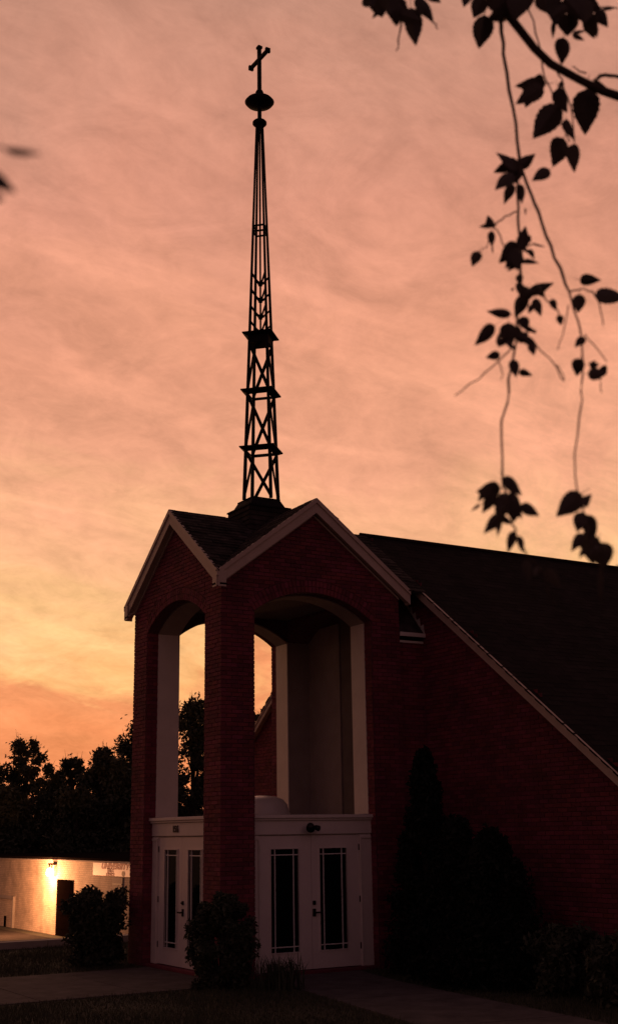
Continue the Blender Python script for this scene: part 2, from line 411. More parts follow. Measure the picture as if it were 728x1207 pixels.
for k in 'BA':
    brick_parts(FM[k], [q for kk, q in named_set if kk == k], tower, faces[k][1], faces[k][2])
    emit_bricks(ob, FM[k], [q for kk, q in cands if kk == k and (kk, q) not in named_set], [])
# arch rings of brick on edge, two deep
for k in 'BAC':
    fm = FM[k]; a0 = math.asin(HS/AR)
    for r0 in (AR+.006, AR+.006+.108):
        n = 35
        for i in range(n):
            b0 = -a0+2*a0*i/n+.0028; b1 = -a0+2*a0*(i+1)/n-.0028
            q = [(HALF+math.sin(b)*r, ACZ+math.cos(b)*r) for b, r in ((b0, r0), (b1, r0), (b1, r0+.098), (b0, r0+.098))]
            ob.prism([fm(u, v, -.004) for u, v in q], fm(0, 0, PROUD+.004+rng.uniform(-.002, .002))-fm(0, 0, -.004))
# brick reveals of the piers, outer 20 cm of each opening
def reveal(org, ud, nd):
    fm = face_map(org, ud, nd); full, part = brick_field(0.0, .2, -.2, SPR, lambda u: np.full(len(u), -INF), lambda u: np.full(len(u), INF))
    # headers only in alternate courses: use as cut
    emit_bricks(ob, fm, full, part)
reveal((0, W-P, 0), (1, 0, 0), (0, -1, 0)); reveal((0, P, 0), (1, 0, 0), (0, 1, 0))
reveal((W-P, 0, 0), (0, 1, 0), (-1, 0, 0)); reveal((P, 0, 0), (0, 1, 0), (1, 0, 0))
reveal((W-P, W, 0), (0, -1, 0), (-1, 0, 0)); reveal((P, W, 0), (0, -1, 0), (1, 0, 0))
# inner faces of the piers
for (org, ud, nd) in (((P, 0.62, 0), (0, 1, 0), (1, 0, 0)), ((W-P, W-.62, 0), (0, -1, 0), (-1, 0, 0))):
    pass
ob.build('brickwork', 'brick', tower, False, 'stuff')
# white linings of the arches (jambs and curved soffit)
def lining(k):
    fm = FM[k]; mb = MB(); d0, d1, t = -.2, -.625, .022
    dv = fm(0, 0, d1)-fm(0, 0, d0)
    for u in (P-.002, W-P-t+.002):
        mb = MB(); mb.prism([fm(u, 2.42, d0), fm(u+t, 2.42, d0), fm(u+t, SPR+.02, d0), fm(u, SPR+.02, d0)], dv); mb.build('jamb_lining', 'trim', tower)
    mb = MB()
    us = np.linspace(P, W-P, 21)
    for u0, u1 in zip(us[:-1], us[1:]):
        mb.prism([fm(u0, arch(u0)-t, d0), fm(u1, arch(u1)-t, d0), fm(u1, arch(u1)+.002, d0), fm(u0, arch(u0)+.002, d0)], dv)
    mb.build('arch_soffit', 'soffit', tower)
for k in 'BAC': lining(k)
# tower room: back wall recess, ceiling
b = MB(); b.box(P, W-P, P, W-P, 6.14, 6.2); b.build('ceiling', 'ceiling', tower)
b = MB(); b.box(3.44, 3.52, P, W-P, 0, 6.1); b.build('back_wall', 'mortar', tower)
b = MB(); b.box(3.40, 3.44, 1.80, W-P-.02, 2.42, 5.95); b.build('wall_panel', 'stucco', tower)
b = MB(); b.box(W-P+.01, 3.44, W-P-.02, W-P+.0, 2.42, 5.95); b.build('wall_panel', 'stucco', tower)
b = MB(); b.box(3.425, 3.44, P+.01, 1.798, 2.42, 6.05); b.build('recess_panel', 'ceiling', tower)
# vestibule: roof slab, dome, closed side on C and D
b = MB(); b.box(.16, W-P+.5, .16, W-.16, 2.36, 2.40); b.build('vestibule_roof', 'stucco', tower)
b = MB(); b.box(P, W-P, W-.25, W-.15, -.05, 2.41); b.build('vestibule_wall', 'trim', tower)
b = MB(); b.lathe([(.50, 0), (.50, .06), (.47, .10), (.45, .2), (.38, .29), (.25, .345), (.1, .365), (.01, .367)], (HALF-.05, HALF, 2.40), 28); b.build('skylight_dome', 'dome', tower, True)
b = MB(); b.box(.3, W-P+.5, .3, W-.3, -.06, -.02); b.build('vestibule_floor', 'concrete', tower)

def doorway(k, handle_label):
    fm = FM[k]; d = -.15
    def bx(mb, u0, u1, z0, z1, n0, n1):
        a = fm(u0, z0, n0); b_ = fm(u1, z1, n1); lo_, hi_ = np.minimum(a, b_), np.maximum(a, b_)
        mb.box(lo_[0], hi_[0], lo_[1], hi_[1], lo_[2], hi_[2])
    # frame: jambs, frieze, cap moulding
    mb = MB(); bx(mb, P, .768, 0, 2.085, d-.12, d); bx(mb, 2.680, W-P, 0, 2.085, d-.12, d)
    bx(mb, P, W-P, 2.100, LZ, d-.12, d+.012); bx(mb, P, W-P, 2.085, 2.100, d-.12, d-.03)
    bx(mb, P+.02, .755, 2.02, 2.06, d, d+.018); bx(mb, 2.695, W-P-.02, 2.02, 2.06, d, d+.018)
    # vertical beads
    bx(mb, .745, .768, 0, 2.02, d, d+.02); bx(mb, 2.680, 2.703, 0, 2.02, d, d+.02)
    fr_ = bevel(mb.build('door_frame', 'trim', tower), .004)
    mb = MB(); bx(mb, P-.005, W-P+.005, LZ, LZ+.035, d-.12, d+.045); bx(mb, P-.005, W-P+.005, LZ+.035, LZ+.09, d-.12, d+.075)
    bevel(mb.build('ledge_moulding', 'trim', tower), .006)
    mb = MB(); bx(mb, P, W-P, -.16, -.002, d-.3, d+.1); mb_o = bevel(mb.build('door_sill', 'brick', tower), .006)
    for (u0, u1, g0, g1) in ((.772, 1.7385, .986, 1.50), (1.7445, 2.676, 1.90, 2.425)):
        z0, z1, gz0, gz1 = .012, 2.08, .288, 1.872; mb = MB(); n0, n1 = d-.07, d-.022
        bx(mb, u0, g0, z0, z1, n0, n1); bx(mb, g1, u1, z0, z1, n0, n1); bx(mb, g0, g1, z0, gz0, n0, n1); bx(mb, g0, g1, gz1, z1, n0, n1)
        dr = mb.build('door', 'door', tower); 
        # moulding around the glass
        mb = MB(); t = .018
        for (a0, a1, c0, c1) in ((g0-t, g1+t, gz0-t, gz0), (g0-t, g1+t, gz1, gz1+t), (g0-t, g0, gz0, gz1), (g1, g1+t, gz0, gz1)): bx(mb, a0, a1, c0, c1, n1-.01, n1+.012)
        sub(mb.build('glass_moulding', 'door'), dr)
        mb = MB(); bx(mb, g0, g1, gz0, gz1, n1-.03, n1-.022); sub(mb.build('pane', 'glass'), dr)
        wv = .016
        for u in (g0+.082, g1-.088):
            mb = MB(); bx(mb, u-wv/2, u+wv/2, gz0, gz1, n1-.022, n1-.006); sub(mb.build('muntin', 'mullion'), dr)
        for z in (.368, 1.781):
            mb = MB(); bx(mb, g0, g1, z-wv/2, z+wv/2, n1-.0225, n1-.008); sub(mb.build('muntin', 'mullion'), dr)
        hinge_u = u0 if u0 < 1 else u1
        for z in (.32, 1.05, 1.88):
            mb = MB(); bx(mb, hinge_u-.012, hinge_u+.012, z-.05, z+.05, n1-.01, n1+.012); sub(mb.build('hinge', 'hardware'), dr)
        leaf_with_handle = (u0 > 1) if k == 'B' else (u0 < 1)
        if leaf_with_handle:
            hu = 1.786 if k == 'B' else 1.69
            mb = MB(); bx(mb, hu-.03, hu+.03, .99, 1.055, n1, n1+.02); bx(mb, hu-.012, hu+.012, 1.01, 1.035, n1+.02, n1+.045); sub(bevel(mb.build('deadbolt', 'hardware'), .006), dr)
            mb = MB(); bx(mb, hu-.032, hu+.032, .81, .93, n1, n1+.014); bx(mb, hu-.012, hu+.012, .86, .885, n1+.014, n1+.05); bx(mb, hu-.012, hu+.10, .86, .885, n1+.05, n1+.07); sub(bevel(mb.build('door_handle', 'hardware'), .005), dr)
def sub(o, parent):
    o.parent = parent; o.matrix_parent_inverse = Matrix.Translation(-tower.location) @ Matrix.Identity(4) if False else parent_inv(parent); return o
def parent_inv(p):
    # inverse of the parent's world matrix (parents never rotate or scale)
    loc = Vector((0, 0, 0)); o = p
    if o.parent is not None: loc = o.parent.location + o.matrix_parent_inverse.translation + o.location
    else: loc = o.location.copy()
    return Matrix.Translation(-loc)
doorway('B', ''); doorway('A', '')
text_mesh('156', .155, 'house_number', 'sign_dark', tower, (.138-.012, 1.93, 2.21), (0, -1, 0), (0, 0, 1), .006, bold=.003)

# tower roof: cross gables, shingles, rake boards
def plane_z(v): return ZA-SL*v                          # v: horizontal distance from the ridge
def roof_piece(mbs, mbd, tr, x0):
    # tr maps local (x along ridge from gable edge, v across) to world; triangle bounded by the valley x = HALF - v
    deck = [tr(x0, 0), tr(HALF, 0), tr(HALF-HALF-.17, HALF+.17), tr(x0, HALF+.17)]
    d = [(p[0], p[1], plane_z(v)-.05) for p, v in zip(deck, (0, 0, HALF+.17, HALF+.17))]
    mbd.add(d, [(0, 1, 2, 3)])
    ex = .125; sw = .25; v = HALF+.17; k = 0
    while v > -.02:
        v2 = max(v-ex*.8*1.0, -.0); va = v+.005; vb = v-ex*.8-.03
        xe = HALF-max(v-.02, 0); x = x0-(k % 2)*sw*.5
        while x < xe:
            a, b_ = max(x, x0-.01), min(x+sw-.006, xe+.02)
            if b_-a > .02:
                th = .020+rng.uniform(0, .016); jv = rng.uniform(-.010, .010)
                q = [tr(a, va+jv), tr(b_, va+jv), tr(b_, max(vb, 0)), tr(a, max(vb, 0))]
                zs = [plane_z(va+jv)+th-.03]*2+[plane_z(max(vb, 0))-.022]*2
                top = [(p[0], p[1], z) for p, z in zip(q, zs)]; bot = [(p[0], p[1], z-.022) for p, z in zip(q, zs)]
                mbs.add(top+bot, [(0, 1, 2, 3), (0, 4, 5, 1), (1, 5, 6, 2), (3, 2, 6, 7), (0, 3, 7, 4)])
            x += sw
        v -= ex*.8; k += 1
shg = MB(); dk = MB(); OV = -.155
for sgn in (1, -1):
    roof_piece(shg, dk, lambda x, v, s=sgn: (x, HALF-s*v), OV)                 # gable over the left doors
    roof_piece(shg, dk, lambda x, v, s=sgn: (HALF-s*v, x), OV)                 # gable over the right doors
    roof_piece(shg, dk, lambda x, v, s=sgn: (HALF-s*v, W-x), OV)
    roof_piece(shg, dk, lambda x, v, s=sgn: (W-x, HALF-s*v), -.5)
dk.build('roof_deck', 'deck', tower); shg.build('roof_shingles', 'shingle', tower, False, 'stuff')
def rake(k, side):
    fm = FM[k]; s = -1 if side == 0 else 1
    ue = HALF+s*(HALF+.17); n = .14
    zt = lambda u: ZA-.012-SL*abs(u-HALF)
    def para(u0, u1, top, bot, n0, n1, mb):
        mb.prism([fm(u0, zt(u0)-bot, n0), fm(u1, zt(u1)-bot, n0), fm(u1, zt(u1)-top, n0), fm(u0, zt(u0)-top, n0)], fm(0, 0, n1)-fm(0, 0, n0))
    mb = MB(); u1 = ue
    para(HALF, u1, 0.0, .085, n-.02, n+.028, mb)            # shingle moulding
    para(HALF, u1, .087, .262, n-.02, n+.003, mb)          # fascia
    para(HALF, u1, .20, .232, .0, n-.021, mb)                 # soffit
    para(HALF, u1-s*.17, .262, .300, .001, .032, mb)         # bed moulding on the brick
    # closed end return at the eave
    mb.prism([fm(ue, zt(ue)-.262, 0), fm(ue, zt(ue), 0), fm(ue-s*.02, zt(ue)+.01, 0), fm(ue-s*.02, zt(ue)-.25, 0)], fm(0, 0, n-.021)-fm(0, 0, 0))
    mb.build('rake_board', 'rake', tower)
for k in 'BAC':
    rake(k, 0); rake(k, 1)
# eave boards closing the overhang along the roof edge are the rake returns; corner caps
# ------------------------------------------------------------------ floodlight over the right doors
fl_o = thing('floodlight', 'small dark twin floodlight over the right-hand pair of white doors', 'light', (1.69, -.0, 2.2))
b = MB(); b.box(1.66, 1.73, .05, .136, 2.165, 2.225); bevel(b.build('mount', 'hardware', fl_o), .008)
def can(mb, c, d, r, l):
    d = np.array(d, float); d /= np.linalg.norm(d); c = np.array(c, float)
    mb.tube([c-d*l*.5, c-d*l*.3, c+d*l*.1, c+d*l*.5], [r*.45, r*.8, r*.95, r], 14)
b = MB(); can(b, (1.635, .0, 2.215), (-.45, -.8, -.35), .072, .15); b.build('lamp_head', 'hardware', fl_o, True)
b = MB(); can(b, (1.765, .02, 2.2), (.5, -.8, -.3), .046, .1); b.build('lamp_head', 'hardware', fl_o, True)

# ------------------------------------------------------------------ church hall behind the tower
XG = 4.08; RX = 3.93; HWID = 7.2; CZ = 7.74
church = thing('church_hall', 'long red brick church hall with steep dark shingle roof and white raked trim', 'church', (12, HALF, 0))
def cg(y): return CZ-.06-SL*np.abs(np.asarray(y, float)-HALF)
b = MB(); ze = float(cg(HALF-HWID+.2))
b.prism([(XG, HALF-HWID+.2, -.3), (XG, HALF+HWID-.2, -.3), (XG, HALF+HWID-.2, ze), (XG, HALF, float(cg(HALF))-.0), (XG, HALF-HWID+.2, ze)], (22, 0, 0))
b.build('wall', 'mortar', church)
fmG = face_map((XG, HALF-HWID+.2, 0), (0, 1, 0), (-1, 0, 0)); gl = 2*(HWID-.2)
full, part = brick_field(0, gl, -.2, 7.7, lambda u: np.full(len(u), -INF), lambda u: cg(u+HALF-HWID+.2)-.03)
cand = []; cbm = MB()
for q in full:
    c = fmG(q[0]+.1, q[1]); dd = c-CAM; zc = dd@FW; px = 364+F*(dd@RT)/zc; py = 603.5-F*(dd@UPV)/zc
    vis_ = 500 < px < 735 and py < 1085 and not (px < 640 and py > 985)
    cand.append((0 if vis_ else 1, np.linalg.norm(dd), q))
cand.sort(key=lambda t: (t[0], t[1])); brick_parts(fmG, [c[2] for c in cand[:299]], church, (0, 1, 0), (-1, 0, 0))
emit_bricks(cbm, fmG, [c[2] for c in cand[299:]], part)
# long side wall facing the lawn
cbm.build('brickwork', 'brick', church, False, 'stuff')
# roof
rd = MB()
for s in (1, -1): rd.add([(RX+.02, HALF, CZ-.03), (26, HALF, CZ-.03), (26, HALF-s*(HWID+.3), CZ-.03-SL*(HWID+.3)), (RX+.02, HALF-s*(HWID+.3), CZ-.03-SL*(HWID+.3))], [(0, 1, 2, 3)])
rd.build('roof_deck', 'deck', church)
sh = MB(); ex = .112; sw = .30
for s in (1, -1):
    v = HWID+.3; k = 0
    while v > .0:
        x = RX-(k % 2)*.15
        while x < 26:
            a, b_ = max(x, RX-.02), x+sw-.006; th = rng.uniform(.006, .012); jv = rng.uniform(-.006, .006); va = v+jv; vb = max(v-ex-.03, 0)
            top = [(a, HALF-s*va, CZ-SL*va+th-.03), (b_, HALF-s*va, CZ-SL*va+th-.03), (b_, HALF-s*vb, CZ-SL*vb-.026), (a, HALF-s*vb, CZ-SL*vb-.026)]
            bot = [(p[0], p[1], p[2]-.02) for p in top]
            sh.add(top+bot, [(0, 1, 2, 3), (0, 4, 5, 1), (1, 5, 6, 2), (0, 3, 7, 4)])
            x += sw
        v -= ex; k += 1
sh.build('roof_shingles', 'hall_shingle', church, False, 'stuff')
b = MB(); b.tube([(RX-.02, HALF, CZ+.0), (26, HALF, CZ+.0)], .035, 6); b.build('ridge_cap', 'shingle', church)
for s in (1, -1):
    b = MB(); y1 = HALF-s*(HWID+.3)
    def cp(x, y, dz): return (x, y, CZ-.02-SL*abs(y-HALF)+dz)
    b.prism([cp(RX, HALF, 0), cp(RX, y1, 0), cp(RX, y1, -.075), cp(RX, HALF, -.075)], (.04, 0, 0))
    b.prism([cp(RX+.018, HALF, -.077), cp(RX+.018, y1, -.077), cp(RX+.018, y1, -.19), cp(RX+.018, HALF, -.19)], (.03, 0, 0))
    b.prism([cp(RX+.05, HALF, -.13), cp(RX+.05, y1, -.13), cp(RX+.05, y1, -.155), cp(RX+.05, HALF, -.155)], (XG-RX-.05, 0, 0))
    b.build('rake_board', 'rake', church)
    b = MB(); y2 = HALF-s*(HWID+.3); zz_ = CZ-.02-SL*(HWID+.3)
    b.box(RX+.03, 26, min(y2, y2+s*.03), max(y2, y2+s*.03), zz_-.2, zz_-.03); b.build('eave_board', 'trim', church)
# link between tower and hall with its own little roof and stepped flashing
b = MB(); b.box(W-.02, XG, .06, W-.06, -.3, 5.40); b.build('link_wall', 'mortar', church)
lb = MB(); fmL = face_map((W, .06, 0), (1, 0, 0), (0, -1, 0))
fl, pt_ = brick_field(0, XG-W-.0, -.2, 5.40, lambda u: np.full(len(u), -INF), lambda u: np.full(len(u), INF)); emit_bricks(lb, fmL, fl, pt_)
lb.build('link_brickwork', 'brick', church, False, 'stuff')
LS = 1.12
b = MB(); b.prism([(W, -.02, 5.53), (W, HALF, 5.53+LS*(HALF+.02)), (W, HALF, 5.40), (W, -.02, 5.47)], (XG-W-.002, 0, 0)); b.build('link_roof', 'shingle', church)
b = MB(); b.box(W+.002, XG-.014, -.045, -.02, 5.475, 5.545); b.box(W+.002, XG-.014, .03, .06, 5.37, 5.41); b.build('link_eave', 'trim', church)
for i in range(5):
    y0 = .0+i*.115; z0 = 5.56+LS*(y0)
    b = MB(); b.prism([(XG-.014, y0-.02, z0-.03), (XG-.014, y0+.125, z0+.13), (XG-.014, y0-.0, z0+.16)], (-.006, 0, 0)); b.build('step_flashing', 'lead', church)

# ------------------------------------------------------------------ steeple
SX, SY = 1.735, 1.775
st = thing('steeple', 'tall tapering black iron lattice steeple with a cross, standing on the tower roof', 'steeple', (SX, SY, 7.5))
h = .415
SX -= .035; SY += .035
b = MB(); b.box(SX-h, SX+h, SY-h, SY+h, 6.9, 7.93); b.build('base_box', 'deck', st)
sid = MB()
for j in range(9):
    z0 = 7.12+j*.09
    for (dx, dy) in ((0, -1), (-1, 0), (0, 1), (1, 0)):
        if dx == 0: y_ = SY+dy*h; q = [(SX-h-.01, y_, z0), (SX-h-.01, y_+dy*.022, z0), (SX-h-.01, y_+dy*.004, z0+.094), (SX-h-.01, y_, z0+.094)]; sid.prism(q, (2*h+.02, 0, 0))
        else: x_ = SX+dx*h; q = [(x_, SY-h+.0, z0), (x_+dx*.022, SY-h, z0), (x_+dx*.004, SY-h, z0+.094), (x_, SY-h, z0+.094)]; sid.prism(q, (0, 2*h, 0))
sid.build('base_siding', 'shingle', st, False, 'stuff')
b = MB(); c4 = lambda hh, z: [(SX-hh, SY-hh, z), (SX+hh, SY-hh, z), (SX+hh, SY+hh, z), (SX-hh, SY+hh, z)]
def frus(mb, h0, z0, h1, z1): mb.add(c4(h0, z0)+c4(h1, z1), [(3, 2, 1, 0), (4, 5, 6, 7)]+[(i, (i+1) % 4, 4+(i+1) % 4, 4+i) for i in range(4)])
frus(b, h+.028, 7.93, h+.028, 7.958); frus(b, .37, 7.958, .29, 8.12); frus(b, .295, 8.12, .295, 8.14); b.build('base_cap', 'metal', st); SX += .035; SY -= .035
AX = [(-1, 0), (0, -1), (1, 0), (0, 1)]
def rad(z): return .365-.0370*(z-8.1)
def sp(i, z, dr=0.0): return np.array([SX+AX[i % 4][0]*(rad(z)+dr), SY+AX[i % 4][1]*(rad(z)+dr), z])
for i in range(4):
    b = MB(); b.tube([sp(i, 8.12), sp(i, 11.45), sp(i, 16.05)], [.040, .033, .022], 4); b.build('leg', 'metal', st)
b = MB(); b.tube([(SX, SY, 11.4), (SX, SY, 16.1)], .020, 8); b.build('centre_rod', 'metal', st)
def plate(z, ro, ri, t):
    mb = MB()
    o = [np.array([SX+a*ro, SY+c*ro, z]) for a, c in AX]; q = [np.array([SX+a*ri, SY+c*ri, z]) for a, c in AX]
    for i in range(4):
        j = (i+1) % 4; mb.prism([o[i], o[j], q[j], q[i]], (0, 0, t))
    return mb
def skirt(z, ro, ri, dz):
    # flared collar: thin rim at the top, sheet sloping down and in to the legs, open in the middle
    mb = MB(); P_ = lambda r, zq: [(SX+a*r, SY+c*r, zq) for a, c in AX]
    mb.add(P_(ro, z+.022)+P_(ro, z)+P_(ri, z-dz)+P_(ri-.035, z-dz)+P_(ro-.09, z+.022), [(k*4+i, k*4+(i+1) % 4, ((k+1) % 5)*4+(i+1) % 4, ((k+1) % 5)*4+i) for k in range(5) for i in range(4)])
    return mb
for z, ro in ((9.13, .475), (10.27, .445)):
    skirt(z, ro, rad(z)+.005, .055).build('ring_plate', 'metal', st)
z = 11.44
skirt(z, .41, rad(z)+.005, .05).build('ring_plate', 'metal', st)
b = MB(); b.add([(SX+a*.262, SY+c*.262, z-.17) for a, c in AX]+[(SX+a*.29, SY+c*.29, z+.0) for a, c in AX], [(0, 1, 2, 3), (4, 5, 6, 7)]+[(i, (i+1) % 4, 4+(i+1) % 4, 4+i) for i in range(4)])
b.build('ring_box', 'metal', st)
for z0, z1 in ((8.17, 9.06), (9.16, 10.21), (10.31, 11.26)):
    for i in range(4):
        b = MB(); b.bar(sp(i, z1), sp(i+1, z0), .024, .060); b.build('brace', 'metal', st)
for z in (11.52, 11.84, 12.19, 12.54):
    b = MB()
    for i in range(4):
        e = sp(i, z+.2); m_ = np.array([SX+AX[i][0]*.07, SY+AX[i][1]*.07, z+.04]); b.bar((SX, SY, z), m_, .03, .05); b.bar(m_, e, .024, .036)
    b.tube([(SX, SY, z-.035), (SX, SY, z+.05)], .042, 8); b.build('bracket', 'metal', st)
for z in (13.64, 13.76):
    b = MB()
    for i in range(4): b.bar(sp(i, z), sp(i+1, z), .03, .03)
    b.build('tie_ring', 'metal', st)
b = MB(); b.lathe([(.075, 0), (.12, .02), (.145, .05), (.145, .085), (.12, .115), (.06, .135)], (SX, SY, 16.02), 20); b.build('collar', 'metal', st, True)
b = MB(); b.tube([(SX, SY, 16.1), (SX, SY, 16.8)], .042, 10); b.build('pole', 'metal', st, True)
b = MB(); b.lathe([(.05, -.105), (.16, -.085), (.26, -.05), (.30, .0), (.26, .05), (.16, .085), (.05, .105)], (SX, SY, 16.57), 28); b.build('disc', 'metal', st, True)
b = MB(); b.lathe([(.05, -.05), (.075, -.03), (.085, 0), (.06, .05)], (SX, SY, 16.79), 14); b.build('collar', 'metal', st, True)
b = MB(); cw = .066; az = 17.57; al = .375
b.box(SX-cw/2, SX+cw/2, SY-cw/2, SY+cw/2, 16.8, 17.86)
b.box(SX-cw/2+.002, SX+cw/2-.002, SY-al, SY-cw/2, az-cw/2, az+cw/2); b.box(SX-cw/2+.002, SX+cw/2-.002, SY+cw/2, SY+al, az-cw/2, az+cw/2)
for c, d in (((SX, SY, 17.86), (0, 0, 1)), ((SX, SY-al, az), (0, -1, 0)), ((SX, SY+al, az), (0, 1, 0))):
    c = np.array(c); d = np.array(d, float); b.bar(c-d*.045, c+d*.006, .10, .10, up=(1, 0, 0)); 
    e = [c+d*.006+np.array(v)*.05 for v in ([(1, 1, 0), (-1, 1, 0), (-1, -1, 0), (1, -1, 0)] if d[2] else [(1, 0, 1), (-1, 0, 1), (-1, 0, -1), (1, 0, -1)])]
    b.add(e+[c+d*.055], [(0, 1, 4), (1, 2, 4), (2, 3, 4), (3, 0, 4)])
b.build('cross', 'metal', st)

# ------------------------------------------------------------------ low cream building
BX = 10.772
lowb = thing('low_building', 'low cream painted block building with flat roof across the parking lot', 'building', (BX+4, 40, -2))
b = MB(); b.box(BX, BX+8, 24, 66, -2.6, 1.10); b.build('wall', 'painted', lowb)
b = MB(); b.box(BX-.03, BX+8.1, 23.9, 66.1, 1.131, 1.23); b.build('roof', 'roofing', lowb)
b = MB(); b.box(BX-.03, BX+.0, 23.95, 66, 1.07, 1.128); b.build('coping', 'curb', lowb)
dd_ = MB(); dd_.box(BX-.03, BX, 34.72, 36.72, -2.1, .30); dfr = dd_.build('door', 'darkdoor', lowb)
for j, zz_ in enumerate((-1.75, -1.2, -.65, -.1)):
    b = MB(); b.box(BX-.045, BX-.03, 34.95, 36.5, zz_, zz_+.38); sub(b.build('door_panel', 'darkdoor'), dfr)
gd = MB()
gd.box(BX-.05, BX, 42.55, 46.5, -2.1, -.75); gdo = gd.build('loading_door', 'painted', lowb)
b = MB(); b.box(BX-.12, BX-.002, 42.45, 46.6, -.75, -.62); b.box(BX-.12, BX-.002, 42.38, 42.55, -2.1, -.62); sub(b.build('door_surround', 'curb'), gdo)
b = MB(); b.box(BX-.10, BX-.06, 43.45, 43.7, -2.05, -1.55); sub(b.build('door_post', 'darkdoor'), gdo)
# wall lamp
wl = thing('wall_lamp', 'glowing wall lamp on the cream building beside the dark door', 'lamp', (BX, 37.55, .9))
b = MB(); b.box(BX-.24, BX, 36.9, 37.36, .90, .98); b.build('hood', 'hardware', wl)
for dy in (-.27, .2):
    b = MB(); b.box(BX-.22, BX-.17, 37.13+dy*.7, 37.13+dy*.7+.05, .76, .90); b.build('bracket', 'hardware', wl)
em = bpy.data.materials.new('lamp_glow'); em.use_nodes = True; pb = em.node_tree.nodes['Principled BSDF']
pb.inputs['Emission Color'].default_value = (1, .72, .34, 1); pb.inputs['Emission Strength'].default_value = 9; pb.inputs['Base Color'].default_value = (.8, .7, .5, 1)
b = MB(); b.lathe([(.04, .0), (.10, .02), (.15, .08), (.17, .18), (.15, .28), (.10, .36), (.05, .38)], (BX-.22, 37.13, .40), 24); b.build('globe', em, wl, True)
ll = bpy.data.lights.new('lamp_light', 'POINT'); ll.energy = 1150; ll.color = (1, .365, .15); ll.shadow_soft_size = .3
lo_o = bpy.data.objects.new('lamp_light', ll); col.objects.link(lo_o); lo_o.location = (BX-2.5, 37.4, .2)
l2 = bpy.data.lights.new('lamp_light', 'POINT'); l2.energy = 420; l2.color = (1, .45, .17); l2.shadow_soft_size = .12
l2o = bpy.data.objects.new('lamp_light', l2); col.objects.link(l2o); l2o.location = (BX-.7, 37.3, .45); l2o.parent = wl; l2o.matrix_parent_inverse = Matrix.Translation(-wl.location)
lo_o.parent = wl; lo_o.matrix_parent_inverse = Matrix.Translation(-wl.location)
# sign
sg = thing('sign', 'white wall sign with red UNIVERSITY lettering at the top of the cream building', 'sign', (BX, 30.5, .9))
b = MB(); b.box(BX-.05, BX-.001, 28.3, 32.45, .56, 1.06); b.build('board', 'sign_white', sg)
text_mesh('UNIVERSITY', .30, 'lettering', 'sign_red', sg, (BX-.052, 30.15, .925), (0, -1, 0), (0, 0, 1), .003, .25, bold=.016, xs=1.75)
for i, t_ in enumerate(('TIRE &', 'AUTO', 'SERVICE')):
    text_mesh(t_, .15, 'lettering', 'sign_red', sg, (BX-.052, 30.6, .79-i*.09), (0, -1, 0), (0, 0, 1), .003, .1, bold=.008, xs=1.6)
b = MB(); fmS = face_map((BX-.052, 0, 0), (0, 1, 0), (-1, 0, 0))
b.prism([fmS(29.25+.16*math.cos(a), .67+.105*math.sin(a)) for a in np.linspace(0, 2*math.pi, 15)[:-1]], (-.004, 0, 0)); b.build('emblem', 'sign_dark', sg)
nb = thing('notice_board', 'small brown notice panel on the cream wall under the UNIVERSITY sign', 'sign', (BX, 29.9, .3))
b = MB(); b.box(BX-.04, BX-.001, 29.35, 30.4, .05, .52); b.build('board', 'notice', nb)
b = MB(); b.box(BX-.055, BX-.041, 29.4, 30.35, .24, .29); b.box(BX-.055, BX-.041, 29.5, 30.2, .10, .13); b.build('printed_line', 'sign_dark', nb)

# ------------------------------------------------------------------ foliage helpers
def leaf_cloud(mb, cents, rads, per, size, flat=.75, rnd=rng):
    V = []; Fc = []; o = len(mb.v)
    for c, r in zip(cents, rads):
        n = per if not hasattr(per, '__len__') else rnd.integers(*per)
        d = rnd.normal(size=(n, 3)); d /= np.linalg.norm(d, axis=1)[:, None]
        p = np.array(c)+d*(r*rnd.uniform(.15, 1, n)**.6)[:, None]*np.array([1, 1, flat])
        a = rnd.normal(size=(n, 3)); a /= np.linalg.norm(a, axis=1)[:, None]
        b = np.cross(a, rnd.normal(size=(n, 3))); b /= np.linalg.norm(b, axis=1)[:, None]
        s = size*rnd.uniform(.6, 1.3, n)[:, None]
        for q in (p-a*s, p+b*s*.42, p+a*s, p-b*s*.42): V.append(q)
        k = len(V)//4-1
    allv = np.concatenate([np.stack(V[i:i+4], 1).reshape(-1, 3) for i in range(0, len(V), 4)])
    fc = [(o+4*i, o+4*i+1, o+4*i+2, o+4*i+3) for i in range(len(allv)//4)]
    mb.v.extend(map(tuple, allv.tolist())); mb.f.extend(fc)
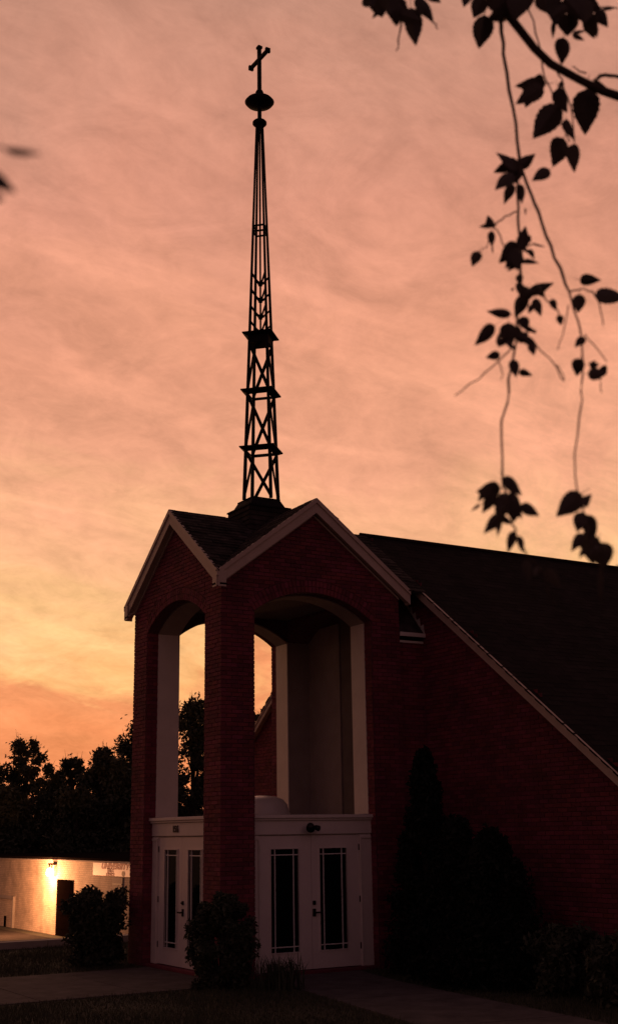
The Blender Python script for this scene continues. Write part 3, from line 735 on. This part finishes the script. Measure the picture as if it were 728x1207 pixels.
def bg_tree(px, top, hw, dist, label, seed, sparse=False, trunkpx=None):
    r_ = np.random.default_rng(seed)
    g = at(px, 985, dist); zg = float(gz(g[0], g[1])); ztop = at(px, top, dist)[2]; hwm = hw*dist/F; H = ztop-zg
    t = thing('tree', label, 'tree', (g[0], g[1], zg), 'trees beyond the low building')
    mb = MB(); tr = MB(); base = np.array([g[0], g[1], zg])
    cents = []; rads = []
    n = 120 if not sparse else 84
    for i in range(n):
        u = r_.uniform(.04, 1.0)**.9; w = hwm*(math.sin(math.pi*min(1, (u*.72+.24)))**.6)
        a = r_.uniform(0, 2*math.pi); rr = w*r_.uniform(.15, 1.0)
        c = base+np.array([math.cos(a)*rr, math.sin(a)*rr, H*u*.96]); cents.append(c); rads.append(r_.uniform(.35, .85)*(hwm/2.4)**.5*(.6 if sparse and u > .55 else 1))
    leaf_cloud(mb, cents, rads, 110 if not sparse else 90, .17, .8, r_)
    leaf_cloud(mb, cents, [q*1.9 for q in rads], 16, .15, .8, r_)
    mb.build('crown', 'foliage', t)
    tr.tube([base-np.array([0, 0, .3]), base+np.array([.1, 0, H*.3]), base+np.array([-.05, .1, H*.62]), base+np.array([0, 0, H*.9])], [.28, .2, .13, .03], 7)
    for c in cents[::2]:
        f0 = base+np.array([0, 0, max(.25*H, min(.8*H, (c[2]-zg)*.72))]); tr.tube([f0, (f0+c)/2+r_.normal(size=3)*.15, c, c+(c-f0)*.25+np.array([0, 0, .2])], [.07, .05, .025, .006], 4)
    tr.build('trunk', 'bark', t)
T = [(28, 866, 50, 78, 'leafy tree with a ragged sparse top, leftmost behind the low building', True),
     (84, 888, 34, 84, 'lower loose tree with sky gaps, second from left behind the low building', True),
     (120, 877, 36, 76, 'pointed bushy tree beyond the low building, left of the brick tower', False),
     (168, 836, 40, 80, 'tall dense tree partly hidden behind the left brick pier of the tower', False),
     (228, 816, 46, 76, 'tall round tree seen through the open left arch of the tower', False),
     (62, 915, 48, 90, 'short dark tree in the back row over the wall lamp', False),
     (-22, 900, 40, 80, 'dark tree cut by the left edge of the picture', False),
     (300, 832, 20, 82, 'slim tree glimpsed through the right arch against the sunset', False),
     (144, 890, 36, 74, 'short bushy tree just above the UNIVERSITY sign', False),
     (6, 925, 44, 74, 'short bushy tree above the loading door of the low building', False),
     (92, 928, 44, 73, 'short bushy tree above the dark door of the low building', False)]
for i, (px, tp, hw, ds, lab, spz) in enumerate(T): bg_tree(px, tp, hw, ds, lab, 100+i, spz)
fw_ = MB(); r_ = np.random.default_rng(5); cs = []; rs = []
for i in range(150):
    px = r_.uniform(-160, 330); g = at(px, 985, r_.uniform(92, 105)); cs.append((g[0], g[1], r_.uniform(-2, 2.6+1.0*math.sin(px*.05)))); rs.append(r_.uniform(1.2, 2.2))
leaf_cloud(fw_, cs, rs, 120, .34, .9, r_); fw_.build('far_woods', 'foliage', None, False, 'stuff')

def bush(name, label, cx, cy, hw, H, seed, shape='round', mname='foliage', size=.045, n=120, per=90, cat='bush', open_=False, base_r=.55):
    r_ = np.random.default_rng(seed); zg = float(gz(cx, cy)); base = np.array([cx, cy, zg])
    t = thing(name, label, cat, tuple(base), {'conifer': 'conifers along the hall wall', 'shrub': 'low shrubs along the hall wall'}.get(cat)); mb = MB(); tr = MB(); cents = []; rads = []
    for i in range(n):
        u = r_.uniform(.04, 1)
        if shape == 'round': w = hw*(base_r+(1-base_r)*math.sin(math.pi*min(1, u*.75+.12)))*math.sqrt(max(.05, 1-max(0, u-.72)**2/.085))
        elif shape == 'cone': u = u**1.25; w = hw*(1-u)**.8*(.55 if u < .04 else 1)+.03
        elif shape == 'vase': w = hw*(.62+.38*u**.7)
        a = r_.uniform(0, 2*math.pi); rr = w*(r_.uniform(.5, 1.0) if not open_ else r_.uniform(.4, 1.0)); 
        c = base+np.array([math.cos(a)*rr, math.sin(a)*rr, H*u*.95]); cents.append(c); rads.append(r_.uniform(.7, 1.25)*hw*(.26 if shape != 'cone' else .17+.14*(1-u)))
    leaf_cloud(mb, cents, rads, per, size, 1.0, r_); mb.build('foliage', mname, t)
    for c in cents[::3]:
        m_ = base+(c-base)*.5+np.array([0, 0, .08*H]); tr.tube([base-np.array([0, 0, .05]), m_, c], [.02, .012, .004], 4)
    tr.build('stem', 'bark', t); return t
bush('bush', 'dense rounded bush standing in front of the tower corner pier', -.40, -.80, .47, 1.33, 1, 'round', 'foliage', .040, 120, 120)
bush('bush', 'loose upright bush with gaps, left of the tower beside the walk', -.62, 3.5, .58, 1.27, 2, 'vase', 'foliage', .05, 125, 95, open_=True, base_r=.5)
bush('conifer', 'tall narrow dark conifer between the tower and the hall wall', 3.10, -1.18, .70, 3.55, 3, 'cone', 'conifer', .05, 260, 100, 'conifer')
bush('conifer', 'shorter pointed conifer, middle of the three along the hall wall', 3.05, -2.0, .9, 2.4, 4, 'cone', 'conifer', .05, 220, 90, 'conifer')
bush('conifer', 'broad pointed conifer, rightmost of the three along the hall wall', 2.95, -2.95, 1.0, 2.2, 5, 'cone', 'conifer', .05, 240, 90, 'conifer')
bush('shrub', 'low spreading shrub against the hall wall, next to the broad conifer', 3.1, -4.35, .6, .85, 6, 'round', 'foliage', .05, 60, 80, 'shrub')
bush('shrub', 'low spreading shrub against the hall wall at the right edge', 3.0, -5.6, .65, .80, 8, 'round', 'foliage', .05, 60, 80, 'shrub')
# strap-leaved plant by the walk
sp_t = thing('spiky_plant', 'small spiky grass-like plant between the rounded bush and the right walk', 'plant', (.16, -1.38, -.05))
mb = MB(); r_ = np.random.default_rng(9)
for i in range(260):
    a = r_.uniform(0, 6.283); l = r_.uniform(.3, .58); o_ = r_.uniform(.1, .55); x0, y0 = .22+r_.normal()*.16, -1.42+r_.normal()*.12
    d = np.array([math.cos(a), math.sin(a), 0]); s_ = np.array([-d[1], d[0], 0])*.009
    p0 = np.array([x0, y0, -.05]); p1 = p0+d*l*o_*.45+np.array([0, 0, l*.62]); p2 = p0+d*l*o_*1.15+np.array([0, 0, l*(1-.45*o_)])
    mb.add([p0-s_, p0+s_, p1+s_*.9, p1-s_*.9, p2], [(0, 1, 2, 3), (3, 2, 4)])
mb.build('blade', 'foliage', sp_t, False, 'stuff')
# grass
gr = MB(); r_ = np.random.default_rng(11); V = []; cnt = 0
pts = []
while cnt < 70000:
    n = 20000; x = r_.uniform(-12, 4, n); y = r_.uniform(-11, 8.5, n)
    ok = ~((y > -.66) & (y < 2.66) & (x < 0)) & ~((x > -.05) & (x < W+.4) & (y > -.05) & (y < W))
    xl = np.interp(-y, [-q[1] for q in kl], [q[0] for q in kl]); xr = np.interp(-y, [-q[1] for q in kr], [q[0] for q in kr])
    ok &= ~((y < 0) & (x > xl-.03) & (x < xr+.03)); ok &= ~(x > 4.0)
    d = np.stack([x, y], 1)-CAM[:2]; lat = d@RT0[:2]; dep = d@np.array([math.sin(YAW), math.cos(YAW)]); ok &= (np.abs(lat) < dep*.27) & (dep > 13.5)
    pts.append(np.stack([x, y], 1)[ok]); cnt += ok.sum()
pts = np.concatenate(pts); n = len(pts); a = r_.uniform(0, 6.283, n); h_ = r_.uniform(.03, .075, n)*(1+.4*np.sin(pts[:, 0]*2.1)*np.cos(pts[:, 1]*1.7)); w_ = .006
z0 = gz(pts[:, 0], pts[:, 1])-.005
A = np.stack([pts[:, 0]-np.cos(a)*w_, pts[:, 1]-np.sin(a)*w_, z0], 1); B_ = np.stack([pts[:, 0]+np.cos(a)*w_, pts[:, 1]+np.sin(a)*w_, z0], 1)
C_ = np.stack([pts[:, 0]+r_.normal(0, .022, n), pts[:, 1]+r_.normal(0, .022, n), z0+h_], 1)
gr.v = list(map(tuple, np.stack([A, B_, C_], 1).reshape(-1, 3).tolist())); gr.f = [(3*i, 3*i+1, 3*i+2) for i in range(n)]
gr.build('grass', 'grass', None, False, 'stuff')

# ------------------------------------------------------------------ overhanging branch of the near tree
def leaf_mesh(name, fold, curl, seed):
    r_ = np.random.default_rng(seed); mb = MB(); n = 9
    prof = [(math.sin(math.pi*(i/15)**.62)**.85)*(1 if i < 11 else .93) if 0 < i < 15 else 0.0 for i in range(16)]
    V = []; Fc = []
    for i, w in enumerate(prof):
        t = i/(len(prof)-1); z = curl*(t-.5)**2; ser = 1+(.05 if i % 2 else -.05)
        w2 = w*.5*ser
        V += [(-w2, t, z+fold*w2+r_.normal()*.008), (0, t+.012, z), (w2, t, z+fold*w2+r_.normal()*.008)]
    for i in range(len(prof)-1):
        a = 3*i; Fc += [(a, a+1, a+4, a+3), (a+1, a+2, a+5, a+4)]
    o_ = len(V); V += [(-.022, .01, 0), (.022, .01, 0), (.05, -.16, .02), (.02, -.16, .02), (.10, -.30, .06), (.08, -.30, .06)]; Fc += [(o_, o_+1, o_+2, o_+3), (o_+3, o_+2, o_+4, o_+5)]
    mb.add(V, Fc); me = bpy.data.meshes.new(name); me.from_pydata(V, [], Fc); me.materials.append(M['leaf']); me.update()
    return me
LM = [leaf_mesh('leaf', .12, .18, 1), leaf_mesh('leaf', .35, -.2, 2), leaf_mesh('leaf', .22, .35, 3), leaf_mesh('leaf', .5, .1, 4)]
def dfac(py): return 1-.22*min(1, max(0, (py-150)/480))
def add_leaf(parent, p0, p1, wpx, dist, tilt=None):
    dist *= dfac(p0[1])
    a = at(p0[0], p0[1], dist); b_ = at(p1[0], p1[1], dist+rng.uniform(-.012, .012))
    y = Vector(b_-a); Ln = y.length; y.normalize()
    view = Vector(FW); n = (view-y*view.dot(y)).normalized()
    x = y.cross(n).normalized(); tl = rng.uniform(-.5, .5) if tilt is None else tilt
    x2 = x*math.cos(tl)+n*math.sin(tl); n2 = x2.cross(y)
    wd = wpx*dist/F/max(.5, math.cos(tl))
    o = bpy.data.objects.new('leaf', LM[rng.integers(len(LM))]); col.objects.link(o)
    o.matrix_world = Matrix(((x2[0]*wd, y[0]*Ln, n2[0]*wd, a[0]), (x2[1]*wd, y[1]*Ln, n2[1]*wd, a[1]), (x2[2]*wd, y[2]*Ln, n2[2]*wd, a[2]), (0, 0, 0, 1)))
    o.parent = parent; o.matrix_parent_inverse = Matrix.Translation(-parent.location)
    return o
def k1(x, y): return (420+x/2.364, y/2.364)
def k2(x, y): return (520+x/3.5, 220+y/3.5)
def k3(x, y): return (520+x/3.5, 420+y/3.5)
near = thing('street_tree', 'near tree whose dark leafy branch hangs into the top right of the view', 'tree', (-6.3, -16.6, .3))
def twig(pts, dist, wpx, name='twig', jitter=.01):
    b = MB(); P3 = []; ds = [dist*dfac(p[1]) for p in pts]
    for (x, y), d in zip(pts, ds): P3.append(at(x, y, d))
    # resample for slight knots
    Q = []; 
    for a, c in zip(P3[:-1], P3[1:]):
        for t in (0, .33, .67): Q.append(a+(c-a)*t+rng.normal(size=3)*.0016)
    Q.append(P3[-1]); ws = wpx if hasattr(wpx, '__len__') else (wpx, wpx)
    rr = [ (ws[0]+(ws[1]-ws[0])*i/(len(Q)-1))*.39*np.mean(ds)/F*rng.uniform(.9, 1.12) for i in range(len(Q))]
    b.tube(Q, rr, 6); return b.build(name, 'twig', near, True)
D0 = 3.0
# main limb: from the trunk outside the frame to the upper right corner and across
limb = MB(); lp = [np.array([-6.3, -16.6, 3.1]), np.array([-6.45, -16.0, 3.75])]
pxs = [k1(900, 300), k1(728, 268), k1(680, 252), k1(620, 222), k1(540, 178), k1(495, 135), k1(430, 52), k1(385, 0), k1(330, -70), k1(240, -150)]
lq = lp+[at(x, y, D0) for x, y in pxs]; limb.tube(lq, [.05, .03, .0125, .0112, .0108, .0100, .0105, .0105, .0110, .0120, .009, .005], 8); limb.build('limb', 'twig', near, True)
tb = MB(); tb.tube([(-6.25, -16.65, -.3), (-6.27, -16.63, .4), (-6.3, -16.6, 1.6), (-6.3, -16.6, 3.1), (-6.2, -16.7, 5.0), (-6.1, -16.9, 7.0)], [.26, .2, .17, .15, .11, .05], 10); tb.build('trunk', 'bark', near, True)
lb_ = MB(); lb_.tube([(-6.3, -16.6, 3.4), (-7.2, -16.9, 4.1), (-8.6, -16.9, 4.0), tuple(at(-190, 60, 1.9)), tuple(at(-60, 150, 1.08)), tuple(at(-12, 172, 1.05))], [.05, .035, .02, .01, .004, .002], 7); lb_.build('limb', 'twig', near, True)
twig([k1(700, 255), k1(660, 222), k1(690, 210), k1(728, 214), k1(780, 205)], D0, (6, 6))
twig([k1(640, 205), k1(615, 195), k1(600, 186)], D0, (3, 2))
twig([k1(392, 30), k1(402, 60), k1(410, 150), k1(435, 300), k1(452, 440), k1(465, 490), k1(495, 567), k2(430, 200), k2(490, 340), k2(525, 430)], D0-.03, (6.5, 4))
twig([k2(525, 430), k2(560, 560), k2(580, 620), k2(578, 780), k3(575, 180), k3(545, 400), k3(558, 545), k3(580, 620), k3(610, 740), k3(655, 870), k3(655, 1010)], D0-.03, (3.6, 2.2))
twig([k1(450, 440), k2(312, 0), k2(318, 130), k2(328, 300), k2(330, 430), k2(315, 560), k2(300, 680), k2(275, 850), k3(250, 270), k3(248, 490), k3(262, 560), k3(290, 680), k3(300, 730), k3(360, 830), k3(405, 870), k3(465, 1030)], D0+.02, (5, 2.2))
twig([k1(485, 28), k1(505, 120), k1(525, 210), k1(560, 320), k1(592, 395)], D0+.03, (2.6, 2.2))
twig([k1(540, 180), k1(570, 225), k1(595, 300), k1(605, 395)], D0+.0, (3, 2))
twig([k2(310, 100), k2(260, 120), k2(215, 165), k2(235, 185), k2(258, 245)], D0+.0, (2.6, 2))
twig([k2(205, 180), k2(180, 250), k2(150, 268)], D0, (1.8, 1.4))
twig([k2(330, 250), k2(375, 238), k2(425, 250)], D0, (2.5, 1.5)); twig([k2(300, 660), k2(230, 720), k2(150, 790), k2(55, 862)], D0+.02, (2.4, 1.8))
twig([k2(235, 715), k2(248, 760), k2(243, 798)], D0, (2.2, 1.6)); twig([k2(330, 600), k2(385, 650), k2(470, 740), k2(505, 802)], D0, (2.4, 2)); twig([k2(470, 735), k2(495, 755), k2(505, 800)], D0, (2, 1.6))
twig([k2(520, 490), k2(505, 590), k2(478, 672)], D0, (2.2, 1.6)); twig([k2(590, 612), k2(640, 670), k2(680, 722)], D0, (2.0, 1.6))
twig([k2(530, 432), k2(575, 420), k2(625, 435), k2(648, 490), k2(665, 572)], D0, (2.6, 2)); twig([k2(345, 430), k2(420, 455), k2(470, 500), k2(492, 550)], D0, (2.8, 2))
twig([k2(640, 760), k2(652, 800), k2(660, 850)], D0, (2.4, 1.8)); twig([k1(125, 60), k1(118, 110), k1(110, 142)], D0, (3, 2)); twig([k1(190, 30), k1(215, 60), k1(226, 82)], D0, (3, 1.8))
twig([k1(60, -60), k1(110, -10), k1(150, 30), k1(165, 60)], D0, (4, 2.5)); twig([k1(300, -90), k1(180, -70), k1(60, -60)], D0, (5, 4))
twig([k1(430, 10), k1(520, -15), k1(590, 20), k1(650, 20), k1(728, 24)], D0, (4, 2))
LV1 = [((110, -18), (112, 72), 62), ((55, -20), (72, 50), 55), ((25, -15), (45, 20), 40), ((150, 20), (165, 128), 46), ((168, -10), (216, 62), 38), ((190, -25), (235, 8), 26), ((85, -30), (95, 40), 55),
       ((310, -20), (298, 20), 26), ((352, -10), (325, 52), 44), ((355, 40), (340, 136), 54), ((390, -25), (400, 48), 60), ((455, -25), (440, 58), 62), ((470, -20), (475, 30), 40), ((420, -20), (425, 40), 50), ((515, -25), (540, 40), 52), ((555, -15), (552, 75), 46), ((550, 60), (546, 108), 14),
       ((600, -20), (610, 30), 50), ((592, 38), (585, 102), 58), ((640, -10), (632, 66), 56), ((660, 0), (655, 40), 30), ((668, 28), (700, 76), 36), ((668, 70), (668, 108), 9), ((576, 102), (572, 180), 43), ((600, 96), (634, 113), 13), ((600, 92), (640, 85), 10), ((720, 20), (660, 32), 9),
       ((528, 232), (440, 240), 34), ((520, 240), (442, 290), 46), ((500, 222), (470, 300), 50), ((520, 215), (485, 228), 20), ((560, 245), (585, 316), 44), ((562, 292), (490, 388), 66), ((640, 245), (636, 376), 70), ((583, 330), (606, 390), 30), ((578, 382), (548, 464), 54), ((606, 400), (605, 482), 38), ((570, 225), (565, 250), 14),
       ((450, 468), (388, 424), 32), ((452, 465), (498, 428), 32), ((448, 458), (440, 512), 42), ((538, 470), (488, 503), 34), ((436, 512), (412, 566), 24), ((455, 512), (460, 568), 24)]
for a, c, w_ in LV1: add_leaf(near, k1(*a), k1(*c), w_/2.364*1.08, D0+rng.uniform(-.06, .06))
LV2 = [((288, -5), (258, 74), 36), ((325, 5), (330, 66), 34), ((345, 88), (346, 120), 8), ((214, 168), (190, 116), 40), ((212, 158), (153, 166), 20), ((204, 182), (208, 250), 30), ((208, 245), (212, 278), 8), ((150, 265), (124, 330), 42),
       ((330, 255), (346, 162), 50), ((318, 232), (238, 316), 62), ((325, 250), (262, 338), 52), ((310, 270), (312, 346), 50), ((345, 300), (402, 316), 22), ((365, 268), (385, 300), 10), ((350, 225), (368, 200), 30), ((375, 236), (428, 250), 8), ((316, 360), (322, 402), 28), ((292, 418), (294, 432), 14),
       ((358, 440), (466, 396), 42), ((348, 448), (302, 542), 54), ((384, 460), (412, 536), 40), ((452, 464), (472, 512), 28), ((485, 530), (493, 574), 28), ((340, 435), (390, 425), 26), ((288, 526), (184, 514), 38), ((222, 572), (138, 656), 52), ((242, 622), (236, 664), 30), ((242, 690), (182, 706), 36),
       ((330, 535), (352, 595), 46), ((275, 560), (286, 668), 70), ((310, 618), (356, 636), 40), ((370, 645), (382, 697), 36), ((378, 594), (390, 606), 16), ((340, 600), (360, 615), 16), ((294, 712), (308, 788), 42), ((318, 762), (376, 780), 28),
       ((568, 384), (658, 386), 44), ((634, 440), (770, 458), 68), ((568, 442), (562, 522), 50), ((588, 618), (548, 662), 34), ((572, 708), (560, 784), 58), ((608, 735), (652, 732), 30), ((602, 772), (684, 770), 50), ((660, 740), (680, 770), 30), ((635, 720), (620, 740), 20)]
for a, c, w_ in LV2: add_leaf(near, k2(*a), k2(*c), w_/3.5*1.08, D0+rng.uniform(-.06, .06))
LV3 = [((245, 545), (142, 560), 62), ((220, 565), (168, 648), 50), ((200, 530), (150, 600), 40), ((255, 498), (332, 575), 50), ((280, 560), (330, 672), 56), ((265, 560), (232, 690), 62), ((328, 612), (406, 658), 48), ((245, 650), (172, 732), 46), ((240, 660), (230, 745), 24), ((298, 600), (298, 685), 62), ((298, 720), (272, 812), 36), ((318, 740), (336, 812), 28), ((160, 610), (120, 640), 14),
       ((350, 838), (362, 930), 38), ((400, 870), (380, 905), 24), ((430, 880), (490, 955), 46), ((578, 565), (472, 662), 82), ((583, 618), (618, 568), 42), ((580, 640), (558, 725), 54), ((590, 655), (628, 765), 58), ((582, 730), (534, 806), 42), ((600, 735), (625, 862), 74), ((648, 768), (668, 885), 84), ((655, 880), (655, 1020), 26), ((740, 868), (708, 886), 22), ((570, 690), (545, 700), 20)]
for a, c, w_ in LV3: add_leaf(near, k3(*a), k3(*c), w_/3.5*1.08, D0+rng.uniform(-.06, .06))
CL = [(k1, 110, 15, 50, 4), (k1, 400, 10, 55, 5), (k1, 600, 20, 60, 6), (k1, 452, 470, 26, 4), (k2, 305, 270, 62, 7), (k2, 300, 600, 62, 7), (k2, 390, 440, 60, 3), (k3, 262, 600, 75, 8), (k3, 612, 770, 60, 6), (k2, 330, 400, 35, 3)]
for kf, cx_, cy_, rr_, n_ in CL:
    for _ in range(n_):
        a_ = rng.uniform(0, 6.28); q_ = rng.uniform(.1, 1)*rr_; x_, y_ = cx_+math.cos(a_)*q_, cy_+math.sin(a_)*q_
        l_ = rng.uniform(35, 75); b_ = rng.uniform(.2, 2.9); add_leaf(near, kf(x_, y_), kf(x_+math.cos(b_)*l_, y_+math.sin(b_)*l_), l_*rng.uniform(.4, .62)/(2.364 if kf is k1 else 3.5), D0+rng.uniform(-.10, .10), tilt=rng.uniform(-.9, .9))
for a, c, w_ in (((-28, 168), (14, 176), 5), ((6, 176), (50, 182), 10), ((-26, 198), (20, 227), 22), ((-20, 230), (6, 236), 16)): add_leaf(near, a, c, w_, 1.05, tilt=.3)

# parenting was done with plain translations, so refresh once
bpy.context.view_layer.update()
